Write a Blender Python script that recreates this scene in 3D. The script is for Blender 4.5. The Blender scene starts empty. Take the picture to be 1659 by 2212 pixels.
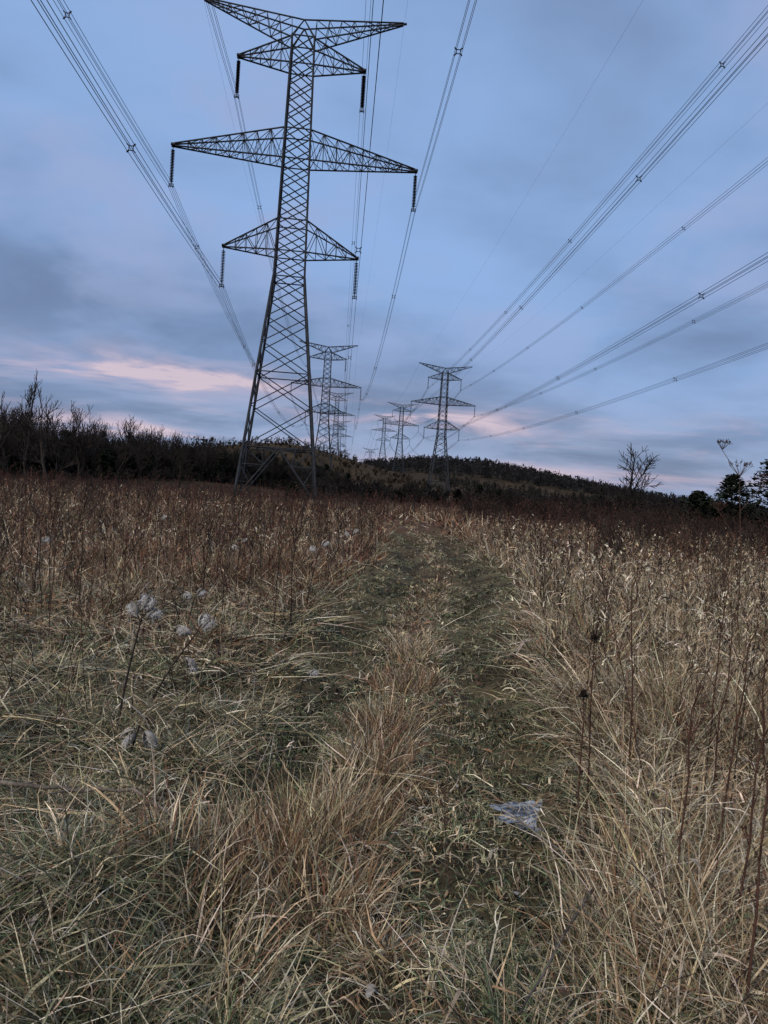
import bpy, math, random
import numpy as np
from mathutils import Matrix, Vector
R = np.random.default_rng(7)
random.seed(7)
scene = bpy.context.scene
scene.view_settings.view_transform = 'Standard'
scene.view_settings.look = 'None'
scene.view_settings.exposure = 0

# ------------------------------------------------------------------ helpers
def sstep(a, b, x):
    t = np.clip((x - a) / (b - a), 0, 1)
    return t * t * (3 - 2 * t)

def wave_noise(x, y, scale, seed, n=7):
    r = np.random.default_rng(seed)
    s = 0
    for i in range(n):
        a = r.uniform(0, 2 * math.pi); k = (2 * math.pi / scale) * r.uniform(0.6, 1.7); p = r.uniform(0, 6.28)
        s = s + np.sin(k * (x * math.cos(a) + y * math.sin(a)) + p)
    return s / math.sqrt(n)          # roughly unit gaussian

def path_cx(y):
    y = np.asarray(y, float)
    return -0.28 + 0.092 * np.clip(y, 0, 18) + 0.02 * np.clip(y - 18, 0, 14) - 0.06 * np.clip(y - 32, 0, 200) + 0.12 * np.sin(y * 0.5)

def path_hw(y):
    return 1.05 + 0.25 * sstep(6, 12, y)

def gauss(x, y, cx, cy, sx, sy):
    return np.exp(-0.5 * ((x - cx) / sx) ** 2 - 0.5 * ((y - cy) / sy) ** 2)

def height(x, y):
    x = np.asarray(x, float); y = np.asarray(y, float)
    d = np.sqrt(x * x + y * y)
    near = 1 - sstep(35, 60, d)
    rel = x - path_cx(y)
    off = sstep(0.7, 1.3, np.abs(rel))
    h = near * ((0.035 + 0.03 * off) * wave_noise(x, y, 1.6, 1) + (0.016 + 0.018 * off) * wave_noise(x, y, 0.6, 2))
    h = h + 0.06 * wave_noise(x, y, 14, 3) * (1 - sstep(300, 500, d))
    rut = np.exp(-((np.abs(rel + 0.0) - 0.68) / 0.24) ** 2)
    h = h - 0.12 * rut * near * (y > -10)
    h = h + 5 * sstep(-30, -110, y)
    h = h - 0.3 * sstep(60, 90, y)
    # low rise under the left wood
    h = h + 4.5 * sstep(-10, -70, x) * sstep(150, 215, y) * (1 - sstep(500, 900, y))
    h = h + 23.0 * gauss(x, y, -66, 500, 62, 85) + 9 * gauss(x, y, 8, 640, 60, 90)
    h = h + 32 * gauss(x, y, 50, 930, 110, 150) + 15 * gauss(x, y, 200, 960, 120, 150)
    h = h + (13 + 6 * wave_noise(x, y, 900, 9)) * sstep(1300, 2100, d) * (1 - 0.6 * sstep(200, 900, x))
    return h

class MB:
    def __init__(s): s.v = []; s.f4 = []; s.f3 = []; s.c = []; s.n = 0
    def add(s, v, f, c):
        v = np.asarray(v, np.float32).reshape(-1, 3)
        f = np.asarray(f, np.int64)
        c = np.asarray(c, np.float32)
        if c.ndim == 1: c = np.tile(c, (len(v), 1))
        s.v.append(v); s.c.append(c)
        (s.f4 if f.shape[1] == 4 else s.f3).append(f + s.n)
        s.n += len(v)
    def build(s, name, mat, smooth=False):
        V = np.concatenate(s.v); C = np.concatenate(s.c)
        f4 = np.concatenate(s.f4) if s.f4 else np.zeros((0, 4), np.int64)
        f3 = np.concatenate(s.f3) if s.f3 else np.zeros((0, 3), np.int64)
        me = bpy.data.meshes.new(name)
        me.vertices.add(len(V)); me.vertices.foreach_set('co', V.ravel())
        loops = np.concatenate([f4.ravel(), f3.ravel()]).astype(np.int32)
        starts = np.concatenate([np.arange(len(f4)) * 4, len(f4) * 4 + np.arange(len(f3)) * 3]).astype(np.int32)
        me.loops.add(len(loops)); me.loops.foreach_set('vertex_index', loops)
        me.polygons.add(len(starts)); me.polygons.foreach_set('loop_start', starts)
        me.update(calc_edges=True)
        a = me.attributes.new('Col', 'FLOAT_COLOR', 'POINT')
        a.data.foreach_set('color', np.concatenate([C, np.ones((len(C), 1), np.float32)], 1).ravel())
        if smooth: me.polygons.foreach_set('use_smooth', np.ones(len(starts), bool))
        me.materials.append(mat)
        ob = bpy.data.objects.new(name, me)
        scene.collection.objects.link(ob)
        return ob

def prisms(mb, p0, p1, r0, r1, col, sides=4):
    p0 = np.asarray(p0, float).reshape(-1, 3); p1 = np.asarray(p1, float).reshape(-1, 3)
    n = len(p0)
    r0 = np.broadcast_to(np.asarray(r0, float), (n,)); r1 = np.broadcast_to(np.asarray(r1, float), (n,))
    d = p1 - p0; d /= np.maximum(np.linalg.norm(d, axis=1, keepdims=True), 1e-9)
    ref = np.where(np.abs(d[:, 2:3]) > 0.9, np.array([[1., 0, 0]]), np.array([[0, 0, 1.]]))
    a = np.cross(d, ref); a /= np.maximum(np.linalg.norm(a, axis=1, keepdims=True), 1e-9)
    b = np.cross(d, a)
    ang = np.arange(sides) * 2 * math.pi / sides + math.pi / 4
    ca, sa = np.cos(ang), np.sin(ang)
    off = a[:, None, :] * ca[None, :, None] + b[:, None, :] * sa[None, :, None]
    V = np.concatenate([p0[:, None, :] + off * r0[:, None, None], p1[:, None, :] + off * r1[:, None, None]], 1)
    i = np.arange(sides); j = (i + 1) % sides
    f = np.stack([i, j, j + sides, i + sides], 1)
    F = (np.arange(n)[:, None, None] * 2 * sides + f[None]).reshape(-1, 4)
    c = np.asarray(col, float)
    if c.ndim == 2: c = np.repeat(c, 2 * sides, 0)
    mb.add(V.reshape(-1, 3), F, c)

def nodes_mat(name):
    m = bpy.data.materials.new(name); m.use_nodes = True
    nt = m.node_tree
    return m, nt, nt.nodes['Principled BSDF']

def vcol_mat(name, rough=0.7, spec=0.2, var=0.25, vscale=30, metallic=0):
    m, nt, b = nodes_mat(name)
    at = nt.nodes.new('ShaderNodeAttribute'); at.attribute_name = 'Col'
    no = nt.nodes.new('ShaderNodeTexNoise'); no.inputs['Scale'].default_value = vscale; no.inputs['Detail'].default_value = 2
    geo = nt.nodes.new('ShaderNodeNewGeometry'); nt.links.new(geo.outputs['Position'], no.inputs['Vector'])
    mr = nt.nodes.new('ShaderNodeMapRange'); mr.inputs['To Min'].default_value = 1 - var * 1.6; mr.inputs['To Max'].default_value = 1 + var * 1.6
    mr.inputs['From Min'].default_value = 0.25; mr.inputs['From Max'].default_value = 0.75
    nt.links.new(no.outputs['Fac'], mr.inputs['Value'])
    vm = nt.nodes.new('ShaderNodeVectorMath'); vm.operation = 'SCALE'
    nt.links.new(at.outputs['Color'], vm.inputs[0]); nt.links.new(mr.outputs['Result'], vm.inputs['Scale'])
    nt.links.new(vm.outputs['Vector'], b.inputs['Base Color'])
    b.inputs['Roughness'].default_value = rough
    b.inputs['Specular IOR Level'].default_value = spec
    b.inputs['Metallic'].default_value = metallic
    return m

M_grass = vcol_mat('dry_grass_mat', 0.6, 0.25, 0.2, 40)
M_stalk = vcol_mat('stalk_mat', 0.75, 0.15, 0.25, 60)
M_tree = vcol_mat('bark_mat', 0.9, 0.1, 0.3, 3)
M_steel = vcol_mat('weathered_steel_mat', 0.7, 0.2, 0.3, 1.5)
M_ins = vcol_mat('insulator_glaze_mat', 0.3, 0.4, 0.1, 5)
M_wire = vcol_mat('conductor_mat', 0.6, 0.2, 0.1, 5)
M_fluff = vcol_mat('seed_fluff_mat', 0.9, 0.05, 0.1, 60)

# ------------------------------------------------------------------ camera
F = 1703.0 / 2212.0
cam = bpy.data.cameras.new('camera'); cam.sensor_fit = 'VERTICAL'; cam.sensor_height = 36; cam.lens = 36 * F
cam.clip_start = 0.05; cam.clip_end = 20000
co = bpy.data.objects.new('camera', cam); scene.collection.objects.link(co)
co.matrix_world = Matrix.Translation((0, 0, 1.65)) @ Matrix.Rotation(math.radians(90 - 1.4), 4, 'X') @ Matrix.Rotation(math.radians(3.6), 4, 'Z')
scene.camera = co

# ------------------------------------------------------------------ world
w = bpy.data.worlds.new('World'); scene.world = w; w.use_nodes = True
nt = w.node_tree; nt.nodes.clear()
L = nt.links
def N(t): return nt.nodes.new(t)
def val(x, sock):
    if isinstance(x, (int, float)): sock.default_value = x
    else: L.new(x, sock)
def math_(op, a, b=0.0, c=None, clamp=False):
    n = N('ShaderNodeMath'); n.operation = op; n.use_clamp = clamp
    val(a, n.inputs[0]); val(b, n.inputs[1])
    if c is not None: val(c, n.inputs[2])
    return n.outputs[0]
def comb(x, y, z):
    n = N('ShaderNodeCombineXYZ'); val(x, n.inputs[0]); val(y, n.inputs[1]); val(z, n.inputs[2]); return n.outputs[0]
def noise(vec, scale, detail=5, rough=0.55, dist=0.0):
    n = N('ShaderNodeTexNoise'); L.new(vec, n.inputs['Vector']); n.inputs['Scale'].default_value = scale
    n.inputs['Detail'].default_value = detail; n.inputs['Roughness'].default_value = rough; n.inputs['Distortion'].default_value = dist
    return n.outputs['Fac']
def ss(x, a, b, lo=0.0, hi=1.0):
    n = N('ShaderNodeMapRange'); n.interpolation_type = 'SMOOTHSTEP'; val(x, n.inputs['Value'])
    n.inputs['From Min'].default_value = a; n.inputs['From Max'].default_value = b
    n.inputs['To Min'].default_value = lo; n.inputs['To Max'].default_value = hi
    return n.outputs['Result']
def mix(f, a, b):
    n = N('ShaderNodeMix'); n.data_type = 'RGBA'; val(f, n.inputs[0])
    for s, x in ((n.inputs[6], a), (n.inputs[7], b)):
        if isinstance(x, tuple): s.default_value = (*x, 1)
        else: L.new(x, s)
    return n.outputs[2]
tc = N('ShaderNodeTexCoord'); sp = N('ShaderNodeSeparateXYZ'); L.new(tc.outputs['Generated'], sp.inputs[0])
dx, dy, dz = sp.outputs
el = math_('MAXIMUM', dz, 0.0)
az = math_('ARCTAN2', dx, dy)
den = math_('ADD', el, 0.22)
u = math_('DIVIDE', dx, den); v = math_('DIVIDE', dy, den)
cl = comb(u, math_('MULTIPLY', v, 1.1), 3.7)
n1 = noise(cl, 0.8, 6, 0.5, 0.3)
n2 = noise(comb(u, v, 11.0), 2.4, 5, 0.5, 0.2)
streak = comb(math_('MULTIPLY', az, 4.5), math_('MULTIPLY', el, 24.0), 0.5)
n3 = noise(streak, 1.0, 6, 0.55, 0.5)
streak2 = comb(math_('MULTIPLY', az, 6.0), math_('MULTIPLY', el, 40.0), 7.5)
n4 = noise(streak2, 1.0, 6, 0.6, 0.6)
cloud = math_('ADD', math_('MULTIPLY', n1, 0.7), math_('MULTIPLY', n2, 0.30))
def blob(a, e, wa, we):
    p = math_('POWER', math_('ABSOLUTE', math_('DIVIDE', math_('SUBTRACT', az, a), wa)), 2.0)
    q = math_('POWER', math_('ABSOLUTE', math_('DIVIDE', math_('SUBTRACT', el, e), we)), 2.0)
    return math_('EXPONENT', math_('MULTIPLY', math_('ADD', p, q), -1.0))
cloud = math_('ADD', cloud, math_('MULTIPLY', blob(0.22, 0.33, 0.25, 0.14), 0.12))
cloud = math_('ADD', cloud, math_('MULTIPLY', blob(-0.25, 0.50, 0.40, 0.12), 0.09))
cloud = math_('SUBTRACT', cloud, math_('MULTIPLY', blob(-0.28, 0.21, 0.25, 0.05), 0.09))
fac = ss(cloud, 0.34, 0.66)
deck = mix(fac, (0.165, 0.235, 0.40), (0.295, 0.465, 0.80))
lilac = math_('MULTIPLY', ss(n2, 0.46, 0.68), ss(el, 0.1, 0.3, 0.15, 0.6))
deck = mix(lilac, deck, (0.36, 0.42, 0.65))
low = ss(el, 0.20, 0.03)
bank = mix(ss(n3, 0.38, 0.62), (0.165, 0.22, 0.355), (0.32, 0.40, 0.60))
deck = mix(math_('MULTIPLY', low, 0.85), deck, bank)
pk = math_('MULTIPLY', blob(-0.31, 0.128, 0.19, 0.022), ss(n3, 0.44, 0.64))
pk = math_('ADD', pk, math_('MULTIPLY', blob(-0.27, 0.122, 0.14, 0.016), ss(n4, 0.42, 0.64)))
pk = math_('ADD', pk, math_('MULTIPLY', blob(0.06, 0.094, 0.17, 0.016), ss(n4, 0.38, 0.60)))
pk = math_('ADD', pk, math_('MULTIPLY', blob(-0.36, 0.056, 0.20, 0.012), ss(n4, 0.40, 0.60)))
pk = math_('ADD', pk, math_('MULTIPLY', blob(0.12, 0.036, 0.34, 0.010), ss(n4, 0.32, 0.55)))
band = math_('MULTIPLY', math_('MULTIPLY', ss(el, 0.005, 0.03), ss(el, 0.15, 0.08)), math_('MULTIPLY', ss(n4, 0.52, 0.70), 0.4))
pk = math_('ADD', pk, band, clamp=True)
deck = mix(math_('MULTIPLY', pk, 0.82), deck, (0.60, 0.475, 0.60))
deck = mix(math_('MULTIPLY', math_('POWER', pk, 3.0), 0.5), deck, (0.80, 0.65, 0.69))
SUN_EL, SUN_AZ = math.radians(42), math.radians(212)
sky = N('ShaderNodeTexSky'); sky.sky_type = 'NISHITA'; sky.sun_disc = False
sky.sun_elevation = SUN_EL; sky.sun_rotation = SUN_AZ
skys = N('ShaderNodeVectorMath'); skys.operation = 'SCALE'; L.new(sky.outputs[0], skys.inputs[0]); skys.inputs['Scale'].default_value = 0.07
final = mix(0.08, deck, skys.outputs[0])
bg = N('ShaderNodeBackground'); L.new(final, bg.inputs['Color']); bg.inputs['Strength'].default_value = 1.0
out = N('ShaderNodeOutputWorld'); L.new(bg.outputs[0], out.inputs['Surface'])

sl = bpy.data.lights.new('sun', 'SUN'); sl.energy = 2.4; sl.angle = math.radians(14); sl.color = (1.0, 0.89, 0.76)
so = bpy.data.objects.new('sun', sl); scene.collection.objects.link(so)
sd = Vector((math.sin(SUN_AZ) * math.cos(SUN_EL), math.cos(SUN_AZ) * math.cos(SUN_EL), math.sin(SUN_EL)))
so.rotation_euler = sd.to_track_quat('Z', 'Y').to_euler()

# ------------------------------------------------------------------ ground
def axis(lo, hi, n, fine):
    a = math.asinh(lo / fine); b = math.asinh(hi / fine)
    return np.sinh(np.linspace(a, b, n)) * fine
gx = axis(-3000, 3000, 440, 3.5); gy = axis(-600, 4000, 480, 4.5)
GX, GY = np.meshgrid(gx, gy)
GZ = height(GX, GY)
nx, ny = len(gx), len(gy)
idx = np.arange(nx * ny).reshape(ny, nx)
GF = np.stack([idx[:-1, :-1], idx[:-1, 1:], idx[1:, 1:], idx[1:, :-1]], -1).reshape(-1, 4)
D = np.sqrt(GX ** 2 + GY ** 2)
soil = np.array([0.045, 0.037, 0.024]); thatch = np.array([0.13, 0.105, 0.06]); red = np.array([0.095, 0.055, 0.034]); wood = np.array([0.024, 0.021, 0.016]); hillc = np.array([0.052, 0.036, 0.020])
t = sstep(-1, 1, wave_noise(GX, GY, 1.2, 21))[..., None]
GC = soil * (1 - t) + thatch * t
f = sstep(15, 45, D)[..., None]; GC = GC * (1 - f) + red * f
f = sstep(150, 200, D)[..., None]; GC = GC * (1 - f) + hillc * f
f = np.clip(sstep(700, 850, GY) * sstep(-60, -10, GX) + sstep(1200, 1500, D), 0, 1)[..., None]; GC = GC * (1 - f) + wood * f
f = (sstep(-25, -60, GX) * sstep(140, 170, GY) * (1 - sstep(350, 380, GY)))[..., None]; GC = GC * (1 - f) + wood * f
mb = MB(); mb.add(np.stack([GX, GY, GZ], -1), GF, GC.reshape(-1, 3))
m, gnt, b = nodes_mat('ground_mat')
at = gnt.nodes.new('ShaderNodeAttribute'); at.attribute_name = 'Col'
geo = gnt.nodes.new('ShaderNodeNewGeometry')
na = gnt.nodes.new('ShaderNodeTexNoise'); na.inputs['Scale'].default_value = 9; na.inputs['Detail'].default_value = 8; na.inputs['Roughness'].default_value = 0.7
nb = gnt.nodes.new('ShaderNodeTexNoise'); nb.inputs['Scale'].default_value = 0.08; nb.inputs['Detail'].default_value = 8
gnt.links.new(geo.outputs['Position'], na.inputs['Vector']); gnt.links.new(geo.outputs['Position'], nb.inputs['Vector'])
ad = gnt.nodes.new('ShaderNodeMath'); ad.operation = 'ADD'; gnt.links.new(na.outputs['Fac'], ad.inputs[0]); gnt.links.new(nb.outputs['Fac'], ad.inputs[1])
mr = gnt.nodes.new('ShaderNodeMapRange'); mr.inputs['From Min'].default_value = 0.7; mr.inputs['From Max'].default_value = 1.3; mr.inputs['To Min'].default_value = 0.45; mr.inputs['To Max'].default_value = 1.55
gnt.links.new(ad.outputs[0], mr.inputs['Value'])
vm = gnt.nodes.new('ShaderNodeVectorMath'); vm.operation = 'SCALE'; gnt.links.new(at.outputs['Color'], vm.inputs[0]); gnt.links.new(mr.outputs[0], vm.inputs['Scale'])
gnt.links.new(vm.outputs[0], b.inputs['Base Color']); b.inputs['Roughness'].default_value = 1.0; b.inputs['Specular IOR Level'].default_value = 0.05
bp = gnt.nodes.new('ShaderNodeBump'); bp.inputs['Strength'].default_value = 0.6; bp.inputs['Distance'].default_value = 0.03
gnt.links.new(na.outputs['Fac'], bp.inputs['Height']); gnt.links.new(bp.outputs[0], b.inputs['Normal'])
mb.build('ground', m, True)

# ------------------------------------------------------------------ grass
C_straw = np.array([0.52, 0.40, 0.24]); C_pale = np.array([0.72, 0.62, 0.45]); C_green = np.array([0.10, 0.13, 0.06])
C_olive = np.array([0.30, 0.285, 0.16]); C_brown = np.array([0.26, 0.155, 0.083]); C_red = np.array([0.23, 0.105, 0.063]); C_dark = np.array([0.05, 0.038, 0.026])
PAL = np.stack([C_straw, C_pale, C_green, C_olive, C_brown, C_red, C_dark])

def pick(weights):
    W = np.cumsum(weights, 1); W /= W[:, -1:]
    r = R.random(len(W))[:, None]
    i = np.minimum((r > W).sum(1), len(PAL) - 1)
    return PAL[i] * R.uniform(0.5, 1.3, (len(W), 1)) * R.uniform(0.93, 1.07, (len(W), 3))

def blades(mb, x, y, Ln, phi, th0, th1, wd, col, S, zo=0.0, zbase=None, kink=0.3, floor=True, curlv=1.0):
    n = len(x)
    P = np.zeros((n, S + 1, 3)); P[:, 0, 0] = x; P[:, 0, 1] = y
    P[:, 0, 2] = (height(x, y) - 0.01 + zo) if zbase is None else zbase
    ph = phi.copy()
    curl = R.normal(0, curlv, n) / S
    kk = np.where(R.random(n) < kink, R.integers(1, max(2, S), n), -1)
    kt = R.normal(0, 0.9, n) + 0.5; kp = R.normal(0, 1.1, n)
    addt = np.zeros(n)
    for k in range(S):
        hit = kk == k
        addt = addt + np.where(hit, kt, 0); ph = ph + np.where(hit, kp, 0)
        th = th0 + (th1 - th0) * (k + 0.5) / S + addt
        st = np.sin(th) * Ln / S; ct = np.cos(th) * Ln / S
        P[:, k + 1, 0] = P[:, k, 0] + np.cos(ph) * st
        P[:, k + 1, 1] = P[:, k, 1] + np.sin(ph) * st
        P[:, k + 1, 2] = P[:, k, 2] + ct
        ph = ph + curl
    if floor:
        hb = height(P[:, -1, 0], P[:, -1, 1])
        P[:, 1:, 2] = np.maximum(P[:, 1:, 2], np.minimum(hb, P[:, :1, 2].ravel())[:, None] + 0.012 + 0.04 * R.random((n, S)))
    tw = phi + math.pi / 2 + R.normal(0, 0.9, n)
    sz = R.normal(0, 0.5, n)
    side = np.stack([np.cos(tw), np.sin(tw), sz], 1)
    tt = np.linspace(0, 1, S + 1)
    wk = (1 - tt ** 1.6 * 0.93) * 0.5
    off = side[:, None, :] * (wd[:, None] * wk[None])[..., None]
    V = np.stack([P - off, P + off], 2).reshape(-1, 3)
    k = np.arange(S)
    f = np.stack([2 * k, 2 * k + 1, 2 * k + 3, 2 * k + 2], 1)
    Fc = (np.arange(n)[:, None, None] * 2 * (S + 1) + f[None]).reshape(-1, 4)
    c = np.repeat(col, 2 * (S + 1), 0)
    mb.add(V, Fc, c)
    return P

def reeds(mb, x, y, H, wd, stemcol, leafcol, nleaf, LS=3, lean=0.16, head=0.6):
    n = len(x); S = 3
    phi = R.uniform(0, 6.28, n)
    th0 = np.abs(R.normal(0, lean, n)); th1 = th0 + np.abs(R.normal(0.1, 0.4, n))
    P = blades(mb, x, y, H, phi, th0, th1, wd * 0.55, stemcol, S, kink=0.18)
    i = np.arange(n)
    for l in range(nleaf):
        f = R.uniform(0.12, 0.9, n) * S; k = np.minimum(f.astype(int), S - 1); fr = (f - k)[:, None]
        p = P[i, k] * (1 - fr) + P[i, k + 1] * fr
        t0 = np.radians(R.uniform(15, 80, n)); t1 = t0 + np.radians(R.uniform(20, 120, n))
        blades(mb, p[:, 0], p[:, 1], R.uniform(.10, .30, n) * (0.6 + 0.4 * H), R.uniform(0, 6.28, n), t0, t1, wd * R.uniform(.7, 1.6, n), leafcol * R.uniform(.7, 1.2, (n, 1)), LS, zbase=p[:, 2], kink=.35, floor=False)
    hsel = R.random(n) < head; p = P[hsel, -1]; m_ = hsel.sum()
    for _ in range(3):
        blades(mb, p[:, 0], p[:, 1], R.uniform(.05, .11, m_), phi[hsel] + R.normal(0, .5, m_), np.radians(R.uniform(10, 60, m_)), np.radians(R.uniform(60, 130, m_)), wd[hsel] * 1.5, leafcol[hsel] * 1.1, 2, zbase=p[:, 2] - R.uniform(0, .05, m_), kink=0, floor=False)

def zone_blades(mb, y0, y1, n, S, wbase, clump):
    yy = np.sqrt(R.uniform(y0 ** 2, y1 ** 2, n)) if y0 > 0 else R.uniform(y0, y1, n)
    xx = R.uniform(-1, 1, n) * (0.62 * yy + 1.4)
    phi = R.uniform(0, 2 * math.pi, n)
    cb = R.uniform(.75, 1.2, n)
    if clump > 0:
        M = max(1, int(n * 0.5 / clump))
        cyy = np.sqrt(R.uniform(y0 ** 2, y1 ** 2, M)); cxx = R.uniform(-1, 1, M) * (0.62 * cyy + 1.4)
        ci = R.integers(0, M, int(n * 0.5)); k = len(ci)
        a = R.uniform(0, 2 * math.pi, k); rr = np.abs(R.normal(0, 0.07 + 0.006 * y1, k))
        xx[:k] = cxx[ci] + np.cos(a) * rr; yy[:k] = cyy[ci] + np.sin(a) * rr
        phi[:k] = a + R.normal(0, 0.9, k)
        cb[:k] = R.uniform(.5, 1.35, M)[ci]
    rel = xx - path_cx(yy)
    fl = 1.2 * wave_noise(xx, yy, 2.0, 41)
    use = R.random(n) < 0.25
    phi = np.where(use, fl + math.pi * (wave_noise(xx, yy, 4, 42) > 0) + R.normal(0, 0.6, n), phi)
    ar = np.abs(rel); hw = path_hw(yy)
    w_path = 1 - sstep(hw - 0.12, hw + 0.2, ar + 0.13 * wave_noise(xx, yy, 1.3, 43))
    w_path = w_path * (1 - sstep(30, 48, yy))
    ridge = np.exp(-(rel / 0.28) ** 2) * (0.35 + 0.65 * (wave_noise(xx, yy, 1.6, 44) > -0.3))
    rutm = np.exp(-((ar - 0.72) / 0.27) ** 2) * w_path
    right = sstep(0.9, 1.4, rel - (hw - 1)); left = sstep(-0.9, -1.4, rel + (hw - 1))
    far = sstep(6.5, 12, yy + 1.2 * wave_noise(xx, yy, 3, 45))
    vfar = sstep(18, 34, yy)
    up = np.clip((1 - w_path) * (0.14 + 0.8 * np.maximum(far * left, right * sstep(2.8, 6, yy + 0.5 * (rel - 1)))), 0, 1)
    patch = sstep(-0.9, 0.9, wave_noise(xx, yy, 1.9, 46))
    up = up * (0.3 + 0.7 * patch)
    up = np.maximum(up, 0.45 * ridge * w_path)
    lean = R.random(n)
    th0 = np.radians(82 - 66 * up * (0.5 + 0.5 * lean)) * R.uniform(0.6, 1.1, n)
    th1 = th0 + np.radians(R.uniform(-10, 85, n)) * (1 - 0.45 * vfar)
    flat = (w_path > 0.5) & (ridge < .5)
    th1 = np.where(flat, np.radians(R.uniform(80, 105, n)), th1)
    Lr = R.uniform(0.4, 1.0, n)
    Lm = 0.32 + 0.16 * (1 - w_path)
    Lm = np.where(rel > 0, Lm + 0.40 * right * up, Lm + 0.32 * left * far * up)
    Lm = Lm + 0.25 * vfar * (1 - w_path)
    Lm = Lm * (1 - 0.55 * w_path * (1 - .7 * ridge))
    Ln = Lm * Lr
    ones = np.ones(n)
    g = sstep(-0.6, 1.0, wave_noise(xx, yy, 1.5, 47)) * (1 - vfar)
    Wp = np.stack([0.8 - .4 * rutm, 0.55 - .35 * rutm, 1.2 + 1.4 * g + rutm, 2.2 + g, 0.25 * ones, 0.0 * ones, 0.5 + 1.6 * rutm], 1)
    Wl = np.stack([1.1 * ones, 0.8 * ones, 0.9 + 1.8 * g, 1.4 + g, 0.7 * ones, 0.05 * ones, 1.4 * ones], 1)
    rp = sstep(-0.2, 1.2, wave_noise(xx, yy, 5, 48))
    Wlf = np.stack([0.6 + 1.2 * rp, 0.45 + 1.2 * rp, 0.15 * ones, 0.3 * ones, 1.7 * ones, 2.0 - 1.3 * rp, 1.0 * ones], 1)
    Wr = np.stack([2.2 * ones, 1.5 * ones, 0.15 + 0.35 * g, 0.6 * ones, 1.5 * ones, 0.2 * ones, 1.2 * ones], 1)
    Wv = np.stack([0.7 + 0.9 * rp, 0.3 + 0.6 * rp, 0 * ones, 0.1 * ones, 1.8 * ones, 2.2 - 1.4 * rp, 1.0 * ones], 1)
    lf = (left * far)[:, None]
    W = Wl * (1 - lf) + Wlf * lf
    r_ = right[:, None]; W = W * (1 - r_) + Wr * r_
    v_ = (vfar * (1 - w_path))[:, None]; W = W * (1 - v_) + Wv * v_
    p_ = w_path[:, None]; W = W * (1 - p_) + Wp * p_
    rg = (ridge * w_path)[:, None]; W = W * (1 - rg * 0.85) + np.array([2.0, 0.9, 0.1, 0.5, 2.0, 0.3, 0.5]) * rg * 0.85
    col = pick(W) * cb[:, None] * (1 - .25 * rutm)[:, None]
    pr = ((xx - 0.93) / 0.22) ** 2 + ((yy - 4.5) / 0.27) ** 2
    s = ~((pr < 1) & (R.random(n) < 0.955))
    wd = wbase * R.uniform(0.4, 1.5, n) * np.where(R.random(n) < 0.14, 2.2, 1.0)
    blades(mb, xx[s], yy[s], Ln[s], phi[s], th0[s], th1[s], wd[s], col[s], S, zo=R.uniform(0, 0.07, s.sum()) * (1 - .8 * w_path[s]))

g = MB()
zone_blades(g, 1.2, 3.2, 36000, 4, 0.0046, 80)
zone_blades(g, 3.0, 6.5, 80000, 4, 0.0056, 80)
zone_blades(g, 6.2, 14, 100000, 3, 0.0085, 70)
zone_blades(g, 13, 34, 85000, 2, 0.016, 50)
zone_blades(g, 32, 100, 65000, 2, 0.05, 25)
zone_blades(g, 95, 150, 18000, 2, 0.13, 20)

def tussock(mb, cx, cy, rad, n, Lmin, Lmax, up0, up1, weights, phic=None, S=4, wd=0.005):
    a = R.uniform(0, 2 * math.pi, n); rr = rad * np.sqrt(R.random(n))
    x = cx + np.cos(a) * rr; y = cy + np.sin(a) * rr
    phi = a + R.normal(0, 1.0, n)
    th0 = np.radians(R.uniform(up0, up0 + 40, n)) * (0.35 + 0.65 * rr / rad)
    th1 = th0 + np.radians(R.uniform(up1 * 0.2, up1, n))
    col = pick(np.tile(np.array(weights, float), (n, 1)))
    blades(mb, x, y, R.uniform(Lmin, Lmax, n), phi, th0, th1, wd * R.uniform(0.4, 1.8, n), col, S, kink=.4)
br = [1.8, 1.0, .1, .4, 2.2, .5, .6]; gr = [1.0, 1.2, 1.8, 1.8, .3, 0, .8]; tn = [2.2, 1.7, .2, .5, 1.0, .1, .6]
for (x, y, r, n, l0, l1, a, b_, wt) in [(-0.42, 3.75, 0.30, 600, .22, .52, 5, 55, br), (-0.15, 4.0, 0.28, 500, .2, .48, 5, 55, br), (-0.75, 3.35, .28, 500, .22, .46, 8, 65, br),
      (-0.15, 3.3, .25, 400, .2, .38, 10, 80, br), (0.05, 4.9, .22, 400, .18, .4, 8, 60, br), (0.1, 5.6, .22, 400, .18, .4, 8, 60, br), (0.25, 6.6, .25, 400, .18, .42, 8, 60, br), (0.4, 7.8, .25, 400, .18, .4, 8, 60, tn), (-0.55, 2.9, .25, 400, .22, .42, 15, 90, tn),
      (-0.85, 2.55, .22, 700, .25, .5, 20, 95, gr), (-0.45, 2.45, .22, 400, .2, .42, 25, 90, gr), (0.55, 2.5, .25, 400, .2, .42, 25, 90, gr), (1.0, 2.6, .3, 400, .25, .5, 20, 80, tn),
      (1.15, 3.2, .3, 500, .3, .7, 12, 80, tn), (1.6, 3.6, .35, 500, .4, .8, 10, 80, tn), (1.3, 2.7, .3, 400, .3, .7, 20, 80, tn), (-1.5, 4.0, .3, 500, .2, .44, 20, 90, gr), (-1.2, 4.7, .3, 500, .2, .42, 20, 90, gr),
      (-1.0, 5.6, .3, 400, .2, .42, 20, 90, gr), (-1.2, 3.1, .25, 400, .2, .42, 20, 90, gr), (-1.9, 5.3, .3, 400, .2, .45, 20, 90, gr)]:
    tussock(g, x, y, r, n, l0, l1, a, b_, wt)
n = 6500
y = np.sqrt(R.uniform(1.6 ** 2, 11 ** 2, n)); x = R.uniform(-1, 1, n) * (0.55 * y + .8)
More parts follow.
